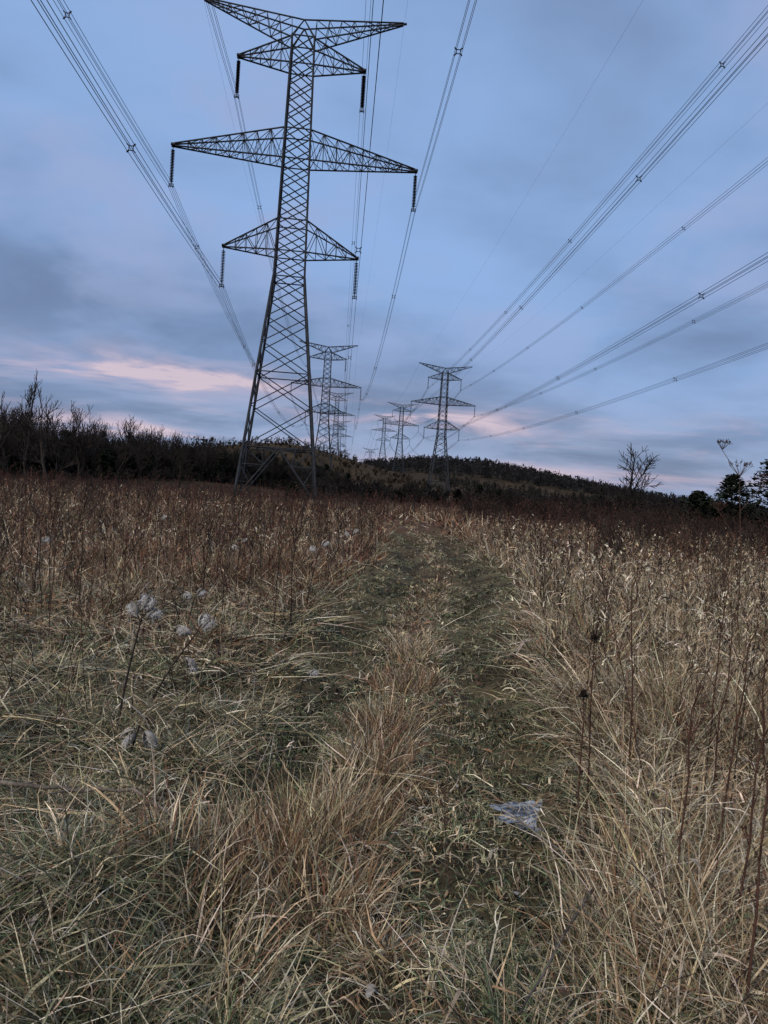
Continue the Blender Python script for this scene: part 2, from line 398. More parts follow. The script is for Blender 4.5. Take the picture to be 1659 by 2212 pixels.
rel = x - path_cx(y); thin = (np.abs(rel) > .95) | (R.random(n) < .18); x, y, rel = x[thin], y[thin], rel[thin]; n = len(x)
col = pick(np.tile(np.array([2.0, 2.6, 0, .3, .9, 0, .1]), (n, 1)))
blades(g, x, y, R.uniform(.25, .8, n), R.uniform(0, 6.28, n), np.radians(R.uniform(62, 92, n)), np.radians(R.uniform(78, 100, n)), R.uniform(.0025, .0055, n) * (.7 + .09 * y), col, 3, zo=R.uniform(.03, .16, n) * np.where(np.abs(rel) < 1, .4, 1), kink=.3, curlv=.25)
n = 3400
y = np.sqrt(R.uniform(1.6 ** 2, 7 ** 2, n)); x = R.uniform(-1, 1, n) * (0.55 * y + .8)
rel = x - path_cx(y); thin = (np.abs(rel) > .95) | (R.random(n) < .3); x, y = x[thin], y[thin]; n = len(x)
col = pick(np.tile(np.array([2.0, 2.2, 0, .5, 1.4, 0, .1]), (n, 1)))
blades(g, x, y, R.uniform(.07, .2, n), R.uniform(0, 6.28, n), np.radians(R.uniform(20, 90, n)), np.radians(R.uniform(80, 150, n)), R.uniform(.005, .011, n), col, 4, zo=R.uniform(.03, .18, n), kink=.5)
# a few straws across the ice
n = 60
blades(g, .93 + R.normal(0, .16, n), 4.5 + R.normal(0, .16, n), R.uniform(.1, .4, n), R.uniform(0, 6.28, n), np.full(n, 1.5), np.full(n, 1.58), np.full(n, .004), pick(np.tile(np.array([2.0, 1.5, .2, 1, 1.4, 0, .5]), (n, 1))), 3, zo=.06, kink=.2)
def reed_zone(n, y0, y1, side, h0, h1, wd, wts, nleaf, thr=-0.4, gap=0.15):
    y = np.sqrt(R.uniform(y0 ** 2, y1 ** 2, n)); x = R.uniform(-1, 1, n) * (0.62 * y + 1.2)
    k = R.integers(0, n, n // 2)
    x[: n // 2] = x[k] + R.normal(0, .12, n // 2); y[: n // 2] = y[k] + R.normal(0, .12, n // 2)
    rel = x - path_cx(y); keep = (rel * side > path_hw(y) + gap) & (wave_noise(x, y, 2.4, 61) > thr)
    x, y = x[keep], y[keep]; n = len(x)
    c1 = pick(np.tile(np.array(wts, float), (n, 1))); c2 = pick(np.tile(np.array(wts, float), (n, 1)))
    ramp = 0.6 + 0.4 * sstep(3, 6, y) if side > 0 else 1
    ramp = ramp * (.75 + .25 * sstep(-1, 1, wave_noise(x, y, 3.5, 66)))
    reeds(g, x, y, R.uniform(h0, h1, n) * ramp, np.full(n, wd), c1, c2, nleaf)
rt = [2.4, 2.6, 0, .3, 1.2, .1, .3]; lt = [1.0, 1.1, 0, .1, 1.7, 1.4, .6]
reed_zone(2100, 2.8, 7, 1, .55, 1.1, .0062, rt, 5)
reed_zone(6500, 6.5, 16, 1, .65, 1.25, .010, rt, 4)
reed_zone(7000, 15, 34, 1, .7, 1.2, .020, [1.6, 1.4, 0, .3, 1.5, .8, .6], 3)
reed_zone(2600, 6.5, 15, -1, .4, .8, .009, lt, 4, thr=.1)
reed_zone(7000, 14, 36, -1, .5, .95, .019, lt, 3, thr=-.3)
g.build('dead_grass_field', M_grass)

# ------------------------------------------------------------------ weed stalks
def stalks(mb, x, y, H, r, col, twigs=5, lean=0.12, heads=True, spread=0.16):
    n = len(x); z = height(x, y)
    base = np.stack([x, y, z - 0.02], 1)
    ld = np.stack([R.normal(0, lean, n), R.normal(0, lean, n), np.ones(n)], 1)
    K = 4; P = [base]
    for k in range(K):
        ld2 = ld + np.stack([R.normal(0, 0.06, n), R.normal(0, 0.06, n), np.zeros(n)], 1)
        P.append(P[-1] + ld2 * (H / K)[:, None])
    for k in range(K):
        prisms(mb, P[k], P[k + 1], r * (1 - 0.17 * k), r * (1 - 0.17 * (k + 1)), col, 3)
    for t_ in range(twigs):
        f = R.uniform(0.5, 0.98, n); kk = np.minimum((f * K).astype(int), K - 1); fr = f * K - kk
        PA = np.stack(P, 1); i = np.arange(n)
        p = PA[i, kk] * (1 - fr[:, None]) + PA[i, kk + 1] * fr[:, None]
        a = R.uniform(0, 2 * math.pi, n); ln = R.uniform(0.3, 1.0, n) * spread * H * (1.3 - f) * 2
        q = p + np.stack([np.cos(a) * ln, np.sin(a) * ln, ln * R.uniform(0.8, 2.0, n)], 1)
        prisms(mb, p, q, r * 0.5, r * 0.3, col, 3)
        if heads:
            q2 = q + np.stack([R.normal(0, .3, n), R.normal(0, .3, n), np.ones(n)], 1) * (0.02 * H)[:, None]
            prisms(mb, q, q2, r * 1.6, r * 1.0, col * 1.1, 3)
s = MB()
def scatter_stalks(n, y0, y1, hmin, hmax, rad, cols, side=0, **k):
    y = np.sqrt(R.uniform(y0 ** 2, y1 ** 2, n)); x = R.uniform(-1, 1, n) * (0.6 * y + 1)
    rel = x - path_cx(y)
    keep = (np.abs(rel) > path_hw(y) + .15) | (y > 40)
    if side < 0: keep &= rel < 0
    if side > 0: keep &= rel > 0
    x, y = x[keep], y[keep]; n = len(x)
    cc = np.array(cols)[R.integers(0, len(cols), n)] * R.uniform(.7, 1.2, (n, 1))
    stalks(s, x, y, R.uniform(hmin, hmax, n) * R.uniform(.75, 1.15, n), np.full(n, rad), cc, **k)
dk = [0.035, 0.025, 0.02]; rb = [0.10, 0.045, 0.03]; bn = [0.12, 0.085, 0.055]
scatter_stalks(230, 4.2, 9, 0.6, 1.15, 0.0042, [dk, dk, rb, bn], side=-1, lean=.18)
scatter_stalks(420, 2.8, 9, 0.7, 1.35, 0.0042, [dk, rb, dk, bn], side=1)
scatter_stalks(1700, 8, 24, 0.7, 1.45, 0.0066, [dk, rb, dk, bn])
scatter_stalks(3000, 20, 60, 0.8, 1.6, 0.013, [dk, rb, dk], twigs=4)
scatter_stalks(2600, 55, 130, 0.9, 1.8, 0.03, [rb, dk], twigs=3)
yy = R.uniform(3.2, 16, 130); xx = path_cx(yy) + R.normal(0, 0.2, 130)
stalks(s, xx, yy, R.uniform(.25, .55, 130), .0018 + .0002 * yy, np.tile(np.array([rb, bn]), (65, 1)), twigs=3, spread=.1)
s.build('dry_weed_stalks', M_stalk)

def tall_stalk(name, x, y, H, lean, head=True, col=(0.08, 0.04, 0.028)):
    mb = MB(); z = float(height(x, y)); p = np.array([x, y, z - .03]); K = 7
    for k in range(K):
        q = p + np.array([lean[0] * H / K + R.normal(0, .008), lean[1] * H / K + R.normal(0, .008), H / K])
        prisms(mb, [p], [q], .0058 * (1 - .07 * k), .0058 * (1 - .07 * (k + 1)), np.array(col), 5)
        if k >= 2:
            for j in range(2):
                a = R.uniform(0, 6.28); l = R.uniform(.04, .12)
                e = q + np.array([math.cos(a) * l * .5, math.sin(a) * l * .5, l]); prisms(mb, [q], [e], .0022, .0015, np.array(col), 3)
                prisms(mb, [e], [e + [0, 0, .012]], .006, .003, np.array(col) * .6, 5)
        p = q
    if head:
        for i in range(90):
            a = R.uniform(0, 6.28); b2 = R.uniform(-.4, 1.4)
            d = np.array([math.cos(a) * math.cos(b2), math.sin(a) * math.cos(b2), math.sin(b2)])
            prisms(mb, [p + d * .006], [p + d * R.uniform(.018, .042)], .0035, .0012, np.array([.03, .022, .018]), 3)
    return mb.build(name, M_stalk)
for (x, y, H, l, h) in [(1.14, 4.05, 1.10, (-.03, 0), True), (1.10, 3.9, .88, (-.02, .02), True), (1.32, 3.2, .95, (.0, .03), False), (1.45, 3.0, 1.0, (.05, .05), False), (1.62, 3.6, 1.15, (.06, 0), False),
                        (1.9, 4.3, 1.2, (.05, .03), False), (1.55, 4.6, 1.25, (-.02, .02), False), (2.25, 5.2, 1.3, (.03, 0), False), (1.3, 2.55, 1.05, (.06, .05), False), (2.05, 3.9, 1.1, (-.08, .03), False), (-3.05, 7.3, 1.55, (.01, 0), False), (-2.5, 7.6, 1.2, (.04, 0), False), (-3.3, 9.0, 1.5, (-.02, 0), False)]:
    tall_stalk('dried_flower_stalk', x, y, H, l, h)

def wild_carrot(x, y, H):
    mb = MB(); z = float(height(x, y)); c = np.array([.09, .05, .035])
    p = np.array([x, y, z - .03]); K = 6
    def umbel(q, r):
        for i in range(16):
            a = R.uniform(0, 6.28); e = q + np.array([math.cos(a) * r * R.uniform(.3, 1), math.sin(a) * r * R.uniform(.3, 1), r * R.uniform(.7, 1.0)])
            prisms(mb, [q], [e], .002, .0015, c, 3)
            for j in range(5):
                f = e + R.normal(0, .012, 3) + [0, 0, .015]; prisms(mb, [e], [f], .002, .003, c * .8, 3)
    for k in range(K):
        q = p + np.array([-.02 * H / K * k, 0, H / K]) + R.normal(0, .008, 3)
        prisms(mb, [p], [q], .009 - .001 * k, .008 - .001 * k, c, 5)
        if k >= 2:
            a = R.uniform(-.5, .5) + (math.pi if k % 2 else 0); l = .42 - .03 * k
            e = q + np.array([math.cos(a) * l * .75, math.sin(a) * l * .4, l]); prisms(mb, [q], [e], .004, .003, c, 4); umbel(e, .09)
        p = q
    umbel(p, .14)
    mb.build('wild_carrot_plant', M_stalk)
wild_carrot(3.75, 8.2, 2.1)

# ------------------------------------------------------------------ milkweed
def pod(mbp, mbf, c, d, L_=0.085):
    d = np.array(d, float); d /= np.linalg.norm(d)
    a = np.cross(d, [0.3, 1, 0.2]); a /= np.linalg.norm(a); b_ = np.cross(d, a)
    for sgn in (-1, 1):
        nu, nv = 10, 5; V = []; op = R.uniform(.12, .34)
        for i in range(nu + 1):
            t = i / nu; w_ = 0.17 * L_ * math.sin(math.pi * t ** .7) ** 1.1 + .0015
            bend = sgn * op * L_ * math.sin(math.pi * t * .7)
            for j in range(nv + 1):
                ph = -math.pi / 2 + math.pi * j / nv
                V.append(c + d * (L_ * t) + a * (sgn * w_ * math.cos(ph) * .8 + bend) + b_ * w_ * math.sin(ph) + R.normal(0, .0008, 3))
        Fc = [[i * (nv + 1) + j, i * (nv + 1) + j + 1, (i + 1) * (nv + 1) + j + 1, (i + 1) * (nv + 1) + j] for i in range(nu) for j in range(nv)]
        mbp.add(V, Fc, np.array([.33, .30, .26]) * R.uniform(.5, 1.2))
    n = 200
    o = c + d * L_ * R.uniform(.3, .9, (n, 1)) + R.normal(0, .005, (n, 3))
    dr = R.normal(0, 1, (n, 3)) * .7 + d * .4 + np.array([.25, 0, -1.0]); dr /= np.linalg.norm(dr, axis=1, keepdims=True)
    sel = R.random(n) ** 2.5
    prisms(mbf, o, o + dr * (.008 + .05 * sel[:, None]), .0014, .0004, np.array([.74, .72, .70]), 3)
    sd_ = o[:12]; prisms(mbf, sd_, sd_ + R.normal(0, .006, (12, 3)), .0025, .002, np.array([.07, .04, .03]), 4)
def milkweed(x, y, H, lx, pods, scale=1.0):
    par = bpy.data.objects.new('milkweed_plant', None); scene.collection.objects.link(par)
    st, ph, fl = MB(), MB(), MB(); c = np.array([.035, .028, .024])
    z = float(height(x, y)); K = 6; P = [np.array([x, y, z - .03])]
    for k in range(K):
        P.append(P[-1] + np.array([lx * H / K * (1 + k * .12), R.normal(0, .006), H / K]))
        prisms(st, [P[-2]], [P[-1]], .0080 - .0005 * k, .0075 - .0005 * k, c, 6)
    for (f, ang, up) in pods:
        i = min(int(f * K), K - 1); q = P[i] + (P[i + 1] - P[i]) * (f * K - i)
        dd = np.array([math.cos(ang), math.sin(ang) * .6, up])
        e = q + dd * .025 * scale; prisms(st, [q], [e], .003, .003, c, 4)
        pod(ph, fl, e, dd + R.normal(0, .15, 3), .10 * scale)
    for nm, mb, mt in (('stem', st, M_stalk), ('seed_pods', ph, M_stalk), ('seed_fluff', fl, M_fluff)):
        ob = mb.build(nm, mt); ob.parent = par
milkweed(-1.61, 4.92, .86, .12, [(1.0, 1.6, 1.8), (.99, .6, 1.6), (.97, 2.6, 1.2), (.97, 0.4, .9)], 1.1)
milkweed(-1.62, 5.5, .66, .42, [(1.0, .2, .8), (.97, 2.9, .2), (.78, .2, -1.2), (1.0, 1.0, 1.4)], 1.1)
milkweed(-1.42, 4.55, .34, .2, [(1.0, 3.0, -.9), (1.0, .3, -1.2)], 1.1)
milkweed(-.58, 13, .90, .06, [(1.0, .3, 1.3), (.95, 2.6, 1.0)], 1.2)
milkweed(-.92, 10, .82, .12, [(1.0, .3, 1), (.95, 2.9, .4)], 1.1)
milkweed(-2.2, 12, .75, .05, [(1.0, .3, 1), (.9, 2.9, .4)], 1.0)
milkweed(-3.95, 14, .78, .03, [(1.0, 1.4, 1.3)], 1.1)
milkweed(-3.95, 9, .8, .03, [(1.0, .2, .3)], 1.0)
milkweed(-.62, 6.5, .24, .15, [(1.0, .2, .3)], .8)
milkweed(-1.95, 8, .52, .12, [(1.0, .2, .9), (.95, 2.9, .7)], 1.0)
milkweed(3.2, 15, 1.0, .03, [(1.0, .2, .9)], 1.0)

# ------------------------------------------------------------------ fallen branches, leaves, ice
def branch(pts, r, col, side=6):
    mb = MB(); pts = [np.array([p[0], p[1], float(height(p[0], p[1])) + p[2]]) for p in pts]
    fine = []
    for i in range(len(pts) - 1):
        for k in range(5):
            fine.append(pts[i] + (pts[i + 1] - pts[i]) * k / 5 + R.normal(0, r * .35, 3))
    fine.append(pts[-1]); n = len(fine)
    for i in range(n - 1):
        prisms(mb, [fine[i]], [fine[i + 1]], r * (1 - .6 * i / n), r * (1 - .6 * (i + 1) / n), np.array(col) * R.uniform(.6, 1.5), side)
        if i % 4 == 2:
            e = fine[i] + np.array([R.normal(0, .08), R.normal(0, .08), R.uniform(.01, .05)]); prisms(mb, [fine[i]], [e], r * .4, r * .15, np.array(col), 4)
    mb.build('fallen_branch', M_stalk)
branch([(-2.1, 3.95, .24), (-1.79, 3.83, .26), (-1.4, 3.72, .26), (-1.08, 3.62, .22), (-.85, 3.5, .12)], .014, [.15, .125, .10])
branch([(.95, 3.2, .26), (.75, 2.85, .22), (.52, 2.42, .16)], .007, [.10, .08, .065])
branch([(.9, 3.4, .16), (1.5, 3.5, .2), (2.0, 3.75, .18)], .006, [.15, .11, .08])
branch([(.75, 4.25, .12), (1.0, 3.9, .12), (1.2, 3.75, .12)], .006, [.2, .18, .16])
lf = MB()
for i in range(150):
    y = math.sqrt(R.uniform(2.3 ** 2, 9 ** 2)); x = R.uniform(-.5, .5) * y
    z = float(height(x, y)) + R.uniform(.04, .12); a = R.uniform(0, 6.28); L_ = R.uniform(.02, .045)
    prof = [(0, 0), (.25, .28), (.4, .16), (.55, .33), (.7, .18), (.85, .22), (1, 0)]
    V = []; tilt = R.normal(0, .35, 2)
    for t_, w_ in prof:
        for sg in (-1, 1):
            lx = (t_ - .5) * 2 * L_; ly = sg * w_ * 1.3 * L_
            V.append([x + lx * math.cos(a) - ly * math.sin(a), y + lx * math.sin(a) + ly * math.cos(a), z + tilt[0] * lx + tilt[1] * ly + .4 * abs(ly)])
    Fc = [[2 * k, 2 * k + 1, 2 * k + 3, 2 * k + 2] for k in range(len(prof) - 1)]
    lf.add(V, Fc, np.array([.16, .09, .06]) * R.uniform(.5, 1.4) if R.random() < .85 else np.array([.32, .28, .24]))
lf.build('fallen_leaves', M_stalk)
# ice puddle: irregular sheet lying in the rut with small satellite patches
mb = MB(); K = 60
zc = float(height(.93, 4.5)) + .035
for (cx_, cy_, rx, ry) in [(.93, 4.5, .20, .17), (.80, 4.40, .07, .05), (1.08, 4.66, .07, .06), (.93, 4.29, .07, .04)]:
    V = [[cx_, cy_, 0]]; p1, p2, p3 = R.uniform(0, 6, 3)
    for k in range(K):
        a = 2 * math.pi * k / K; r = 1 + .2 * math.sin(2 * a + p1) + .16 * math.sin(5 * a + p2) + .1 * math.sin(9 * a + p3) + R.normal(0, .03)
        V.append([cx_ + rx * r * math.cos(a), cy_ + ry * r * math.sin(a), 0])
    V = np.array(V); V[:, 2] = zc + (0 if rx > .1 else .004 + .004 * R.random())
    mb.add(V, [[0, 1 + k, 1 + (k + 1) % K] for k in range(K)], np.array([.45, .5, .55]))
im, int_, ib = nodes_mat('ice_mat')
no = int_.nodes.new('ShaderNodeTexNoise'); no.inputs['Scale'].default_value = 12; no.inputs['Detail'].default_value = 8; no.inputs['Distortion'].default_value = 1.5
gp = int_.nodes.new('ShaderNodeNewGeometry'); int_.links.new(gp.outputs['Position'], no.inputs['Vector'])
cr = int_.nodes.new('ShaderNodeValToRGB'); cr.color_ramp.elements[0].position = .44; cr.color_ramp.elements[0].color = (.035, .03, .024, 1); cr.color_ramp.elements[1].position = .60; cr.color_ramp.elements[1].color = (.42, .42, .42, 1)
int_.links.new(no.outputs['Fac'], cr.inputs[0]); int_.links.new(cr.outputs[0], ib.inputs['Base Color']); ib.inputs['Roughness'].default_value = .07; ib.inputs['Specular IOR Level'].default_value = .6
ibp = int_.nodes.new('ShaderNodeBump'); ibp.inputs['Strength'].default_value = .12; ibp.inputs['Distance'].default_value = .01; int_.links.new(no.outputs['Fac'], ibp.inputs['Height']); int_.links.new(ibp.outputs[0], ib.inputs['Normal'])
mb.build('ice_puddle', im)

# ------------------------------------------------------------------ towers
ZS = 1.03
def bw(h): return float(np.interp(h, [0, 26.4, 54.6], [4.85, 1.85, 1.33]))
ARMS = [(54.4, 51.3, 51.8, 7.5, 5), (43.7, 40.2, 40.7, 14.65, 8), (33.1, 29.4, 29.6, 8.0, 5)]
INS = 4.7
def lattice_mesh(k):
    S = []
    def seg(a, b_, r): S.append((a, b_, r * k))
    cs = [(-1, -1), (1, -1), (1, 1), (-1, 1)]
    def cor(i, h): w_ = bw(h); return (cs[i][0] * w_, cs[i][1] * w_, h)
    up = list(np.linspace(26.4, 54.6, 15)); lo = [6.2, 11.0, 15.0, 18.5, 21.5, 24.1, 26.4]
    lv = lo + up[1:]
    for i in range(4):
        for a, b_ in zip([0, 6.2] + lv[1:-1], lv): seg(cor(i, a), cor(i, b_), .17 if b_ < 27 else .14)
        j = (i + 1) % 4
        for a, b_ in zip(lv[:-1], lv[1:]):
            seg(cor(i, a), cor(j, b_), .065); seg(cor(j, a), cor(i, b_), .065)
        for h in (6.2, 15.0, 26.4, 29.4, 33.1, 40.2, 43.7, 51.3, 54.5): seg(cor(i, h), cor(j, h), .07)
        A = np.array(cor(i, 6.2)); B = np.array(cor(j, 6.2)); M = (A + B) / 2
        for q, top in ((i, A), (j, B)):
            base = np.array(cor(q, 0)); seg(M, base, .10)
            for f in (.33, .66):
                v1 = M + (base - M) * f; l1 = top + (base - top) * f; seg(v1, l1, .05)
                l0 = top + (base - top) * (f - .33); seg(v1, l0, .05)
            t1 = M + (top - M) * .5; seg(M + (base - M) * .33, t1, .05)
    seg(cor(0, 6.2), cor(2, 6.2), .06); seg(cor(1, 6.2), cor(3, 6.2), .06)
    for (ht, hb, hp, span, n) in ARMS:
        for sx in (-1, 1):
            tops, bots = [], []
            for sy in (-1, 1):
                T0 = np.array([sx * bw(ht), sy * bw(ht), ht]); B0 = np.array([sx * bw(hb), sy * bw(hb), hb])
                TT = np.array([sx * span, sy * .18, hp + .28]); TB = np.array([sx * span, sy * .18, hp])
                seg(T0, TT, .085); seg(B0, TB, .085)
                tp = [T0 + (TT - T0) * i / n for i in range(n + 1)]; bt = [B0 + (TB - B0) * i / n for i in range(n + 1)]
                tops.append(tp); bots.append(bt)
                for i in range(n - 1):
                    seg(bt[i + 1], tp[i + 1], .04); seg(bt[i], tp[i + 1], .045) if i % 2 == 0 else seg(tp[i], bt[i + 1], .045)
                    if n > 6: mid = (bt[i] + bt[i + 1]) / 2; seg(tp[i], mid, .035); seg(mid, tp[i + 1], .035)
            for i in range(1, n + 1):
                seg(bots[0][i], bots[1][i], .04); seg(tops[0][i], tops[1][i], .04)
                seg(bots[0][i - 1], bots[1][i], .035); seg(tops[0][i - 1], tops[1][i], .035)
            seg((sx * (span - .1), -.25, hp + .12), (sx * (span + .35), -.25, hp + .12), .16); seg((sx * (span - .1), .25, hp + .12), (sx * (span + .35), .25, hp + .12), .16)
    n = 8
    for sx in (-1, 1):
        bots = []; tops = []
        for sy in (-1, 1):
            B0 = np.array([sx * 1.33, sy * 1.33, 54.2]); T0 = np.array([0, sy * 1.0, 56.5]); E = np.array([sx * 12.1, sy * .12, 57.9])
            seg(B0, E, .08); seg(T0, E + [0, 0, .2], .08); seg(np.array([sx * 1.33, sy * 1.33, 54.5]), T0, .08)
            bt = [B0 + (E - B0) * i / n for i in range(n + 1)]; tp = [T0 + (E + [0, 0, .2] - T0) * i / n for i in range(n + 1)]
            bots.append(bt); tops.append(tp)
            for i in range(n - 1): seg(tp[i], bt[i + 1] if i % 2 else bt[i], .045); seg(bt[i], tp[i + 1], .045)
        for i in range(1, n): seg(bots[0][i], bots[1][i], .035); seg(tops[0][i], tops[1][i], .035); seg(bots[0][i - 1], bots[1][i], .035)
        seg((sx * 11.8, 0, 57.95), (sx * 12.5, 0, 58.1), .12)
    mb = MB()
    p0 = np.array([a for a, b_, r in S], float); p1 = np.array([b_ for a, b_, r in S], float); r = np.array([r for a, b_, r in S])
    p0[:, 2] *= ZS; p1[:, 2] *= ZS
    c = np.array([.028, .032, .038]) * R.uniform(.7, 1.4, (len(S), 1)); prisms(mb, p0, p1, r, r, c, 4)
    for i in range(4):
        x, y, _ = cor(i, 0); prisms(mb, [(x, y, -1.0)], [(x, y, .35)], .45, .45, np.array([.25, .24, .22]), 8)
    return mb
def ins_mesh(k):
    mb = MB(); c = np.array([.02, .018, .02])
    for (ht, hb, hp, span, n) in ARMS:
        for sx in (-1, 1):
            x = sx * (span + .12); z0 = hp * ZS - .1
            prisms(mb, [(x, 0, z0 + .2)], [(x, 0, z0 - INS)], .045 * k, .045 * k, c, 6)
            K = 21
            for i in range(K):
                z = z0 - .35 - i * (INS - .8) / K
                prisms(mb, [(x, 0, z)], [(x, 0, z - .06)], .06 * k, .22 * k, c, 10); prisms(mb, [(x, 0, z - .06)], [(x, 0, z - .11)], .22 * k, .07 * k, c, 10)
            a = np.arange(8) * math.pi / 4
            ring = np.stack([x + .28 * np.cos(a), .28 * np.sin(a), np.full(8, z0 - INS + .25)], 1)
            prisms(mb, ring, np.roll(ring, -1, 0), .04, .04, c, 4)
            prisms(mb, [(x - .3, 0, z0 - INS)], [(x + .3, 0, z0 - INS)], .07, .07, c, 4)
            for s2 in (-.25, .25): prisms(mb, [(x + s2, 0, z0 - INS - .2)], [(x + s2, 0, z0 - INS + .2)], .05, .05, c, 4)
    return mb
near_l = lattice_mesh(1.25).build('lattice', M_steel); near_i = ins_mesh(1.15).build('insulators', M_ins)
far_l = lattice_mesh(1.6).build('lattice', M_steel); far_i = ins_mesh(1.3).build('insulators', M_ins)
for o in (near_l, near_i, far_l, far_i): o['used'] = 0
YAW = math.radians(6.3)
def place_tower(x, y, near, dz=0):
    z = float(height(x, y)) + dz
    e = bpy.data.objects.new('transmission_tower', None); scene.collection.objects.link(e)
    e.location = (x, y, z); e.rotation_euler = (0, 0, YAW)
    for src in ((near_l, near_i) if near else (far_l, far_i)):
        if not src['used']: o = src; src['used'] = 1
        else: o = bpy.data.objects.new(src.name.split('.')[0], src.data); scene.collection.objects.link(o)
        o.parent = e
    return (x, y, z)
LT = [(-1.3, -110), (-13.4, 97.5), (-27.8, 336), (-42, 620), (-56, 900), (-70, 1200)]
RT = [(47, -110), (24.0, 362), (9.5, 655), (-6, 910), (-26, 1180), (-44, 1480)]
LTp = [place_tower(x, y, y < 200) for x, y in LT]
RTp = [place_tower(x, y, y < 200) for x, y in RT]
def lines(name, T, sags):
    mb = MB(); c = np.array([.03, .035, .045]); ca, sa = math.cos(YAW), math.sin(YAW)
    for (A, B, sag) in zip(T[:-1], T[1:], sags):
        span = math.hypot(B[0] - A[0], B[1] - A[1]); nseg = 48
        far = min(A[1], B[1]) > 300; vf = min(A[1], B[1]) > 600
        def pt(T_, lx, lz): return np.array([T_[0] + lx * ca, T_[1] + lx * sa, T_[2] + lz])
        def cat(p, q, s_, tt): P = p[None] * (1 - tt[:, None]) + q[None] * tt[:, None]; P[:, 2] -= 4 * s_ * tt * (1 - tt); return P
        tt = np.linspace(0, 1, nseg + 1)
        for (ht, hb, hp, sp_, n_) in ARMS:
            for sx in (-1, 1):
                x = sx * (sp_ + .12); z = hp * ZS - .1 - INS; s_ = sag * R.uniform(.97, 1.03)
                offs = [(0, 0)] if vf else [(-.23, -.23), (.23, -.23), (-.23, .23), (.23, .23)]
                for (ox, oz) in offs:
                    P = cat(pt(A, x + ox, z + oz), pt(B, x + ox, z + oz), s_ * (1 + R.normal(0, .004)), tt)
                    rr = .022 if not far else (.03 if not vf else .09)
                    prisms(mb, P[:-1], P[1:], rr, rr, c, 4)
                if not vf:
                    ns = int(span / 52); ts = (np.arange(ns) + .5 + R.uniform(-.2, .2)) / ns
                    for p in cat(pt(A, x, z), pt(B, x, z), s_, ts):
                        q = [np.array([p[0] + i * .15, p[1], p[2] + j * .15]) for i, j in ((-1, -1), (1, -1), (1, 1), (-1, 1))]
                        o = [np.array([p[0] + i * .30, p[1], p[2] + j * .30]) for i, j in ((-1, -1), (1, -1), (1, 1), (-1, 1))]
                        prisms(mb, q, q[1:] + q[:1], .036, .036, c, 4); prisms(mb, q, o, .06, .06, c, 4)
        for sx in (-1, 1):
            P = cat(pt(A, sx * 12.2, 58 * ZS), pt(B, sx * 12.2, 58 * ZS), sag * .8, tt); rr = .010 if not far else .03
            prisms(mb, P[:-1], P[1:], rr, rr, c, 4)
    mb.build(name, M_wire)
lines('overhead_power_lines', LTp, [3.4, 7.5, 9, 9, 9])
lines('overhead_power_lines', RTp, [7.0, 9, 8, 8, 9])

# ------------------------------------------------------------------ trees
def gen_tree(H, seed, r0=None, depth=5, spread=.55):
    rg = np.random.default_rng(seed); A, B, RA, RB = [], [], [], []
    r0 = r0 or H * .018
    def grow(p, d, ln, r, lv):
        n = 3 if lv > 0 else 2
        for k in range(n):
            d = d + rg.normal(0, .12, 3) + np.array([0, 0, .06]); d /= np.linalg.norm(d)
            q = p + d * ln / n; r1 = r * .86
            A.append(p); B.append(q); RA.append(r); RB.append(r1)
            if lv > 0 and (k > 0 or lv < depth):
                for _ in range(rg.integers(1, 3)):
                    if rg.random() < .75:
                        sd_ = rg.normal(0, 1, 3); sd_ -= sd_.dot(d) * d; sd_ /= np.linalg.norm(sd_)
                        nd = d * (1 - spread) + sd_ * spread + np.array([0, 0, .15]); nd /= np.linalg.norm(nd)
                        grow(q, nd, ln * rg.uniform(.5, .78), r1 * .55, lv - 1)
            p, r = q, r1
        if lv > 0:
            grow(p, d, ln * .72, r, lv - 1)
    grow(np.zeros(3), np.array([0, 0, 1.]), H * .36, r0, depth - 1)
    A, B = np.array(A), np.array(B); s_ = H / B[:, 2].max()
    return A * s_, B * s_, np.array(RA), np.array(RB)
def put_tree(mb, T, x, y, sc, ang, col, minr=0.0, sides=3, dz=-.2):
    A, B, RA, RB = T; c, s_ = math.cos(ang), math.sin(ang); M = np.array([[c, s_, 0], [-s_, c, 0], [0, 0, 1]])
    o = np.array([x, y, float(height(x, y)) + dz])
    prisms(mb, A @ M * sc + o, B @ M * sc + o, np.maximum(RA * sc, minr), np.maximum(RB * sc, minr), col, sides)
def single(x, y, H, seed, col, minr=.02, depth=5, spread=.5, r0=None):
    mb = MB(); T = gen_tree(H, seed, depth=depth, spread=spread, r0=r0); put_tree(mb, T, x, y, 1, 0, np.array(col), minr, 5); mb.build('bare_tree', M_tree)
bark = [.028, .023, .02]
single(28.2, 90, 9.8, 11, bark, .028, spread=.55, r0=.26)
single(-60, 132, 19, 5, [.04, .034, .03], .035, spread=.42)
single(-55.5, 130, 16.5, 8, [.045, .038, .032], .035, spread=.45)
single(-64, 128, 15, 21, [.04, .036, .032], .035, spread=.45)
single(-52, 134, 14.5, 52, bark, .035, spread=.45)
single(-48, 140, 13, 33, bark, .035, spread=.45)
single(-39, 150, 11.5, 35, bark, .035, spread=.5)
